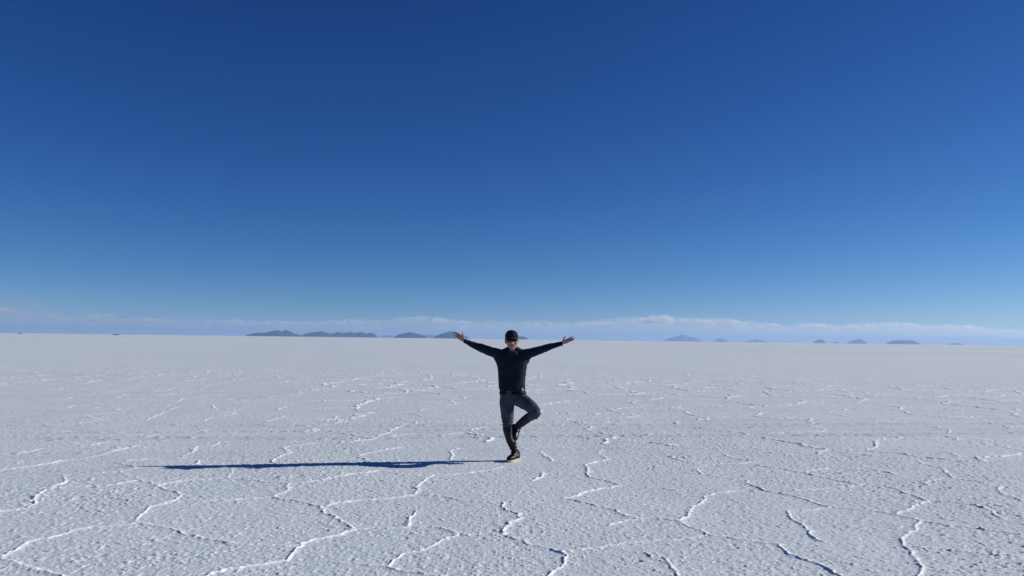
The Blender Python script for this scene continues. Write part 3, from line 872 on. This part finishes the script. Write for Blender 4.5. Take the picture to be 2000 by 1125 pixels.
# cut neck and cuffs open by trimming: the collar ring stands round the neck
sweater = link("sweater", sm_, knit, root)
V = []; F = []
nn = 28; NC = P(1000.6, 686.0, .004)
for i in range(nn):
    a = 2 * math.pi * i / nn
    c = NC + Vector((math.cos(a) * .072, math.sin(a) * .068, .016 * math.sin(a) + .004))
    for k in range(8):
        t = 2 * math.pi * k / 8
        rd_ = Vector((math.cos(a), math.sin(a), 0))
        V.append(c + rd_ * .009 * math.cos(t) + Vector((0, 0, .014 * math.sin(t))))
for i in range(nn):
    for k in range(8):
        F.append((i * 8 + k, ((i + 1) % nn) * 8 + k, ((i + 1) % nn) * 8 + (k + 1) % 8, i * 8 + (k + 1) % 8))
cm_ = bpy.data.meshes.new("collar"); cm_.from_pydata(V, [], F); cm_.update(); smooth_all(cm_)
link("collar", cm_, knit, sweater)
for arm in (ARM_L, ARM_R):
    q0 = P(*arm[-2][:3]); q1 = P(*arm[-1][:3]); dv_ = (q1 - q0).normalized()
    V, F = tube([q1 - dv_ * .035, q1 - dv_ * .012, q1 + dv_ * .010], [.0315, .031, .0305], n=20, cap=False)
    me = bpy.data.meshes.new("cuff"); me.from_pydata(V, [], F); me.update(); smooth_all(me)
    link("cuff", me, knit, sweater)
# white shirt corner showing under the hem
V, F = tube([P(1019.6, 758.6, -.108), P(1020.8, 761.0, -.11), P(1022.2, 763.6, -.106)], [(.008, .004), (.012, .004), (.006, .003)], n=10)
me = bpy.data.meshes.new("shirt_tail"); me.from_pydata(V, [], F); me.update(); smooth_all(me)
link("shirt_tail", me, cotton, root)

# --- jeans
pe = [(1001, 760.5, 24.2, .112, 0), (1001.4, 766, 24.8, .115, 0), (1002.6, 772, 26.4, .12, 0), (1004, 778, 27.2, .122, .005), (1004.6, 784, 26, .118, .01), (1004, 789, 22, .1, .015)]
pc = [stack(pe)]
leg = [(990.4, 777, 14.2, .105, .005), (989.9, 786, 14.2, .104, .005), (990.2, 795, 13.9, .099, .0), (990.7, 804, 13.0, .092, -.004), (991.0, 813, 12.3, .085, -.008), (991.2, 821, 11.2, .078, -.01), (991.6, 828, 10.2, .072, -.01), (992.0, 836, 9.4, .066, -.006), (992.8, 842, 9.0, .062, 0)]
pc.append(stack(leg, power=2.1))
pc.append(tube([P(1010, 778, .0), P(1018, 782, -.05), P(1028, 787.6, -.12), P(1038, 795.6, -.19), P(1045.5, 803.2, -.25)], [.098, .097, .092, .084, .073], n=22))
pc.append(tube([P(1045.8, 802.6, -.25), P(1047, 806, -.27), P(1044, 809.4, -.25), P(1036, 813.4, -.19), P(1030, 816.5, -.15)], [.069, .070, .068, .061, .056], n=22))
jm = voxel_union("jeans", pc, .0062, 4)


def creases(p):
    f = .004 * mnoise.noise(Vector((p.x * 10, p.y * 10, p.z * 16))) + .0028 * mnoise.noise(Vector((p.x * 26, p.y * 20, p.z * 40)))
    # pulled creases radiating from the lifted hip
    q = P(1012, 778, -.1); d = (p - q); r_ = math.hypot(d.x, d.z); a = math.atan2(d.z, d.x)
    f += .0028 * math.exp(-((r_ - .11) / .08) ** 2) * math.sin(a * 13 + 3 * mnoise.noise(p * 6))
    kz = P(990, 826).z
    if p.x < .02: f += .005 * math.exp(-((p.z - kz) / .05) ** 2) * math.sin(p.z * 160 + p.x * 40)
    # crease rings behind the lifted knee
    d2 = (p - P(1042, 808, -.22)).length
    f += .005 * math.exp(-(d2 / .11) ** 2) * math.sin((p.x * .7 + p.z) * 120)
    return f


displace(jm, creases)
link("jeans", jm, denim, root)

# --- belt and buckle
V = []; F = []; nn = 48
for zi, (pyc, hw, hd) in enumerate(((764.2, 25.1, .1235), (764.2, 25.9, .128), (769.6, 26.5, .131), (769.6, 25.6, .1265))):
    c = P(1001.6, pyc, 0)
    for j in range(nn):
        t = 2 * math.pi * j / nn; ca, sa = math.cos(t), math.sin(t); e = 2 / 2.3
        V.append(c + Vector((hw * MPX * math.copysign(abs(ca) ** e, ca), hd * math.copysign(abs(sa) ** e, sa), 0)))
for k in range(4):
    for j in range(nn):
        a = k * nn; bq = ((k + 1) % 4) * nn
        F.append((a + j, a + (j + 1) % nn, bq + (j + 1) % nn, bq + j))
me = bpy.data.meshes.new("belt"); me.from_pydata(V, [], F); me.update(); smooth_all(me)
belt = link("belt", me, leather, root)
c0 = P(993.6, 767.0, -.1335)
loop = [c0 + Vector((sx * .024, .0, sz * .021)) for sx, sz in ((-1, -1), (-1, 1), (1, 1), (1, -1))]
pcs = [tube([loop[i], loop[(i + 1) % 4]], [.0042, .0042], n=8) for i in range(4)] + [tube([c0 + Vector((-.024, -.002, 0)), c0 + Vector((.02, -.004, 0))], [.003, .003], n=8)]
link("buckle", voxel_union("buckle", pcs, .0018, 1), metal, belt)
# fly seam and pocket seam as thin welts
for pts in ([P(1003.4, 771, -.1255), P(1003.8, 778, -.130), P(1003.2, 785, -.125)],):
    V, F = tube(pts, [.003] * 3, n=8)
    me = bpy.data.meshes.new("fly"); me.from_pydata(V, [], F); me.update(); smooth_all(me)
    link("fly", me, denim, root)

# --- boots
def boot(shaft, heel, toe, up, ankle_top, sole_h, crumple, seed):
    """shaft rings (list of (point, radius)), heel and toe points on the ground side of the foot"""
    f = (toe - heel); L_ = f.length; f.normalize(); side = f.cross(up).normalized(); upn = side.cross(f).normalized()
    pieces = [tube([p for p, r in shaft], [r for p, r in shaft], n=22, ref=f)]
    rows = [(.03, .030, .052), (.12, .038, .064), (.30, .040, .064), (.48, .043, .052), (.64, .047, .042), (.80, .046, .036), (.92, .038, .030), (.985, .024, .022)]
    V = []; F = []; n = 20
    for (u, hw, ht) in rows:
        c = heel + f * (u * L_)
        for j in range(n):
            t = 2 * math.pi * j / n; ca, sa = math.cos(t), math.sin(t)
            hh = ht * 2 if u < .4 else ht * 1.9
            V.append(c + side * hw * math.copysign(abs(ca) ** .85, ca) + upn * (sole_h * .55 + hh * .5 + hh * .5 * math.copysign(abs(sa) ** .85, sa)))
    for i in range(len(rows) - 1):
        for j in range(n):
            F.append((i * n + j, i * n + (j + 1) % n, (i + 1) * n + (j + 1) % n, (i + 1) * n + j))
    F.append(tuple(range(n))[::-1]); F.append(tuple(range((len(rows) - 1) * n, len(rows) * n)))
    pieces.append((V, F))
    bmsh = voxel_union("boot", pieces, .0055, 3)
    displace(bmsh, lambda p: crumple * (math.exp(-((p - ankle_top).length / .075) ** 2) * .008 * math.sin((p - ankle_top).dot(upn) * 150 + 2.5 * mnoise.noise(p * 14 + Vector((seed, 0, 0)))) + .0022 * mnoise.noise(p * 24)))
    bo = link("boot", bmsh, rubber, root)
    out = []
    prof = [(-.012, .0), (-.008, .022), (.02, .034), (.12, .041), (.28, .041), (.42, .040), (.55, .046), (.68, .051), (.80, .050), (.90, .043), (.97, .030), (1.005, .014), (1.012, .0)]
    poly = [(u, w) for u, w in prof] + [(u, -w) for u, w in prof[-2:0:-1]]
    V = []; F = []; m = len(poly)
    for z, k in ((0, .95), (.004, 1.0), (sole_h - .004, 1.02), (sole_h, .99)):
        for u, w in poly:
            V.append(heel + f * ((u - .5) * k + .5) * L_ + side * w * k + upn * z)
    for i in range(3):
        for j in range(m):
            F.append((i * m + j, i * m + (j + 1) % m, (i + 1) * m + (j + 1) % m, (i + 1) * m + j))
    F.append(tuple(range(m))[::-1]); F.append(tuple(range(3 * m, 4 * m)))
    me = bpy.data.meshes.new("sole"); me.from_pydata(V, [], F); me.update()
    link("sole", me, sole_m, bo)
    return bo


# standing boot
heel = P(1013.4, 898.2, .07); toe = P(989.6, 900.6, -.10)
hz = on_ground(1013.0, 898.2) - OFF; tz = on_ground(989.8, 901.6) - OFF
heel = Vector((hz.x, hz.y, 0.0)); dirf = (tz - hz); dirf.z = 0; dirf = (dirf.normalized() + Vector((0, -.45, 0))).normalized()
toe = heel + dirf * .285
sh = [(833.5, 991.6, 10.2), (840, 992.4, 10.1), (848, 994.6, 9.8), (857, 997.0, 9.5), (866, 1000.0, 8.8), (873, 1002.4, 7.6), (879, 1004.2, 6.9), (885, 1005.6, 7.1), (890, 1006.4, 7.6)]
boot([(P(x, y, -.006 + .03 * (y - 833) / 57), (r * MPX, r * MPX)) for y, x, r in sh], heel, toe, Vector((0, 0, 1)), P(1004.5, 879, .02), .030, 1.0, 1)
# lifted boot: shaft from under the knee to the ankle, sole against the other leg
ank = P(1006.0, 838.0, -.055)
sh2 = [(P(1037.5, 812.4, -.195), .0605), (P(1031, 816.4, -.165), .0605), (P(1023, 822.4, -.13), .058), (P(1015, 829.0, -.095), .052), (P(1008.6, 835.2, -.07), .046), (ank, .045)]
heel2 = ank + Vector((-.050, .055, .035)); fd = Vector((.06, -.74, -.67)).normalized()
toe2 = heel2 + fd * .265
boot(sh2, heel2, toe2, Vector((1, -.60, .12)), ank, .024, .8, 5)
#END
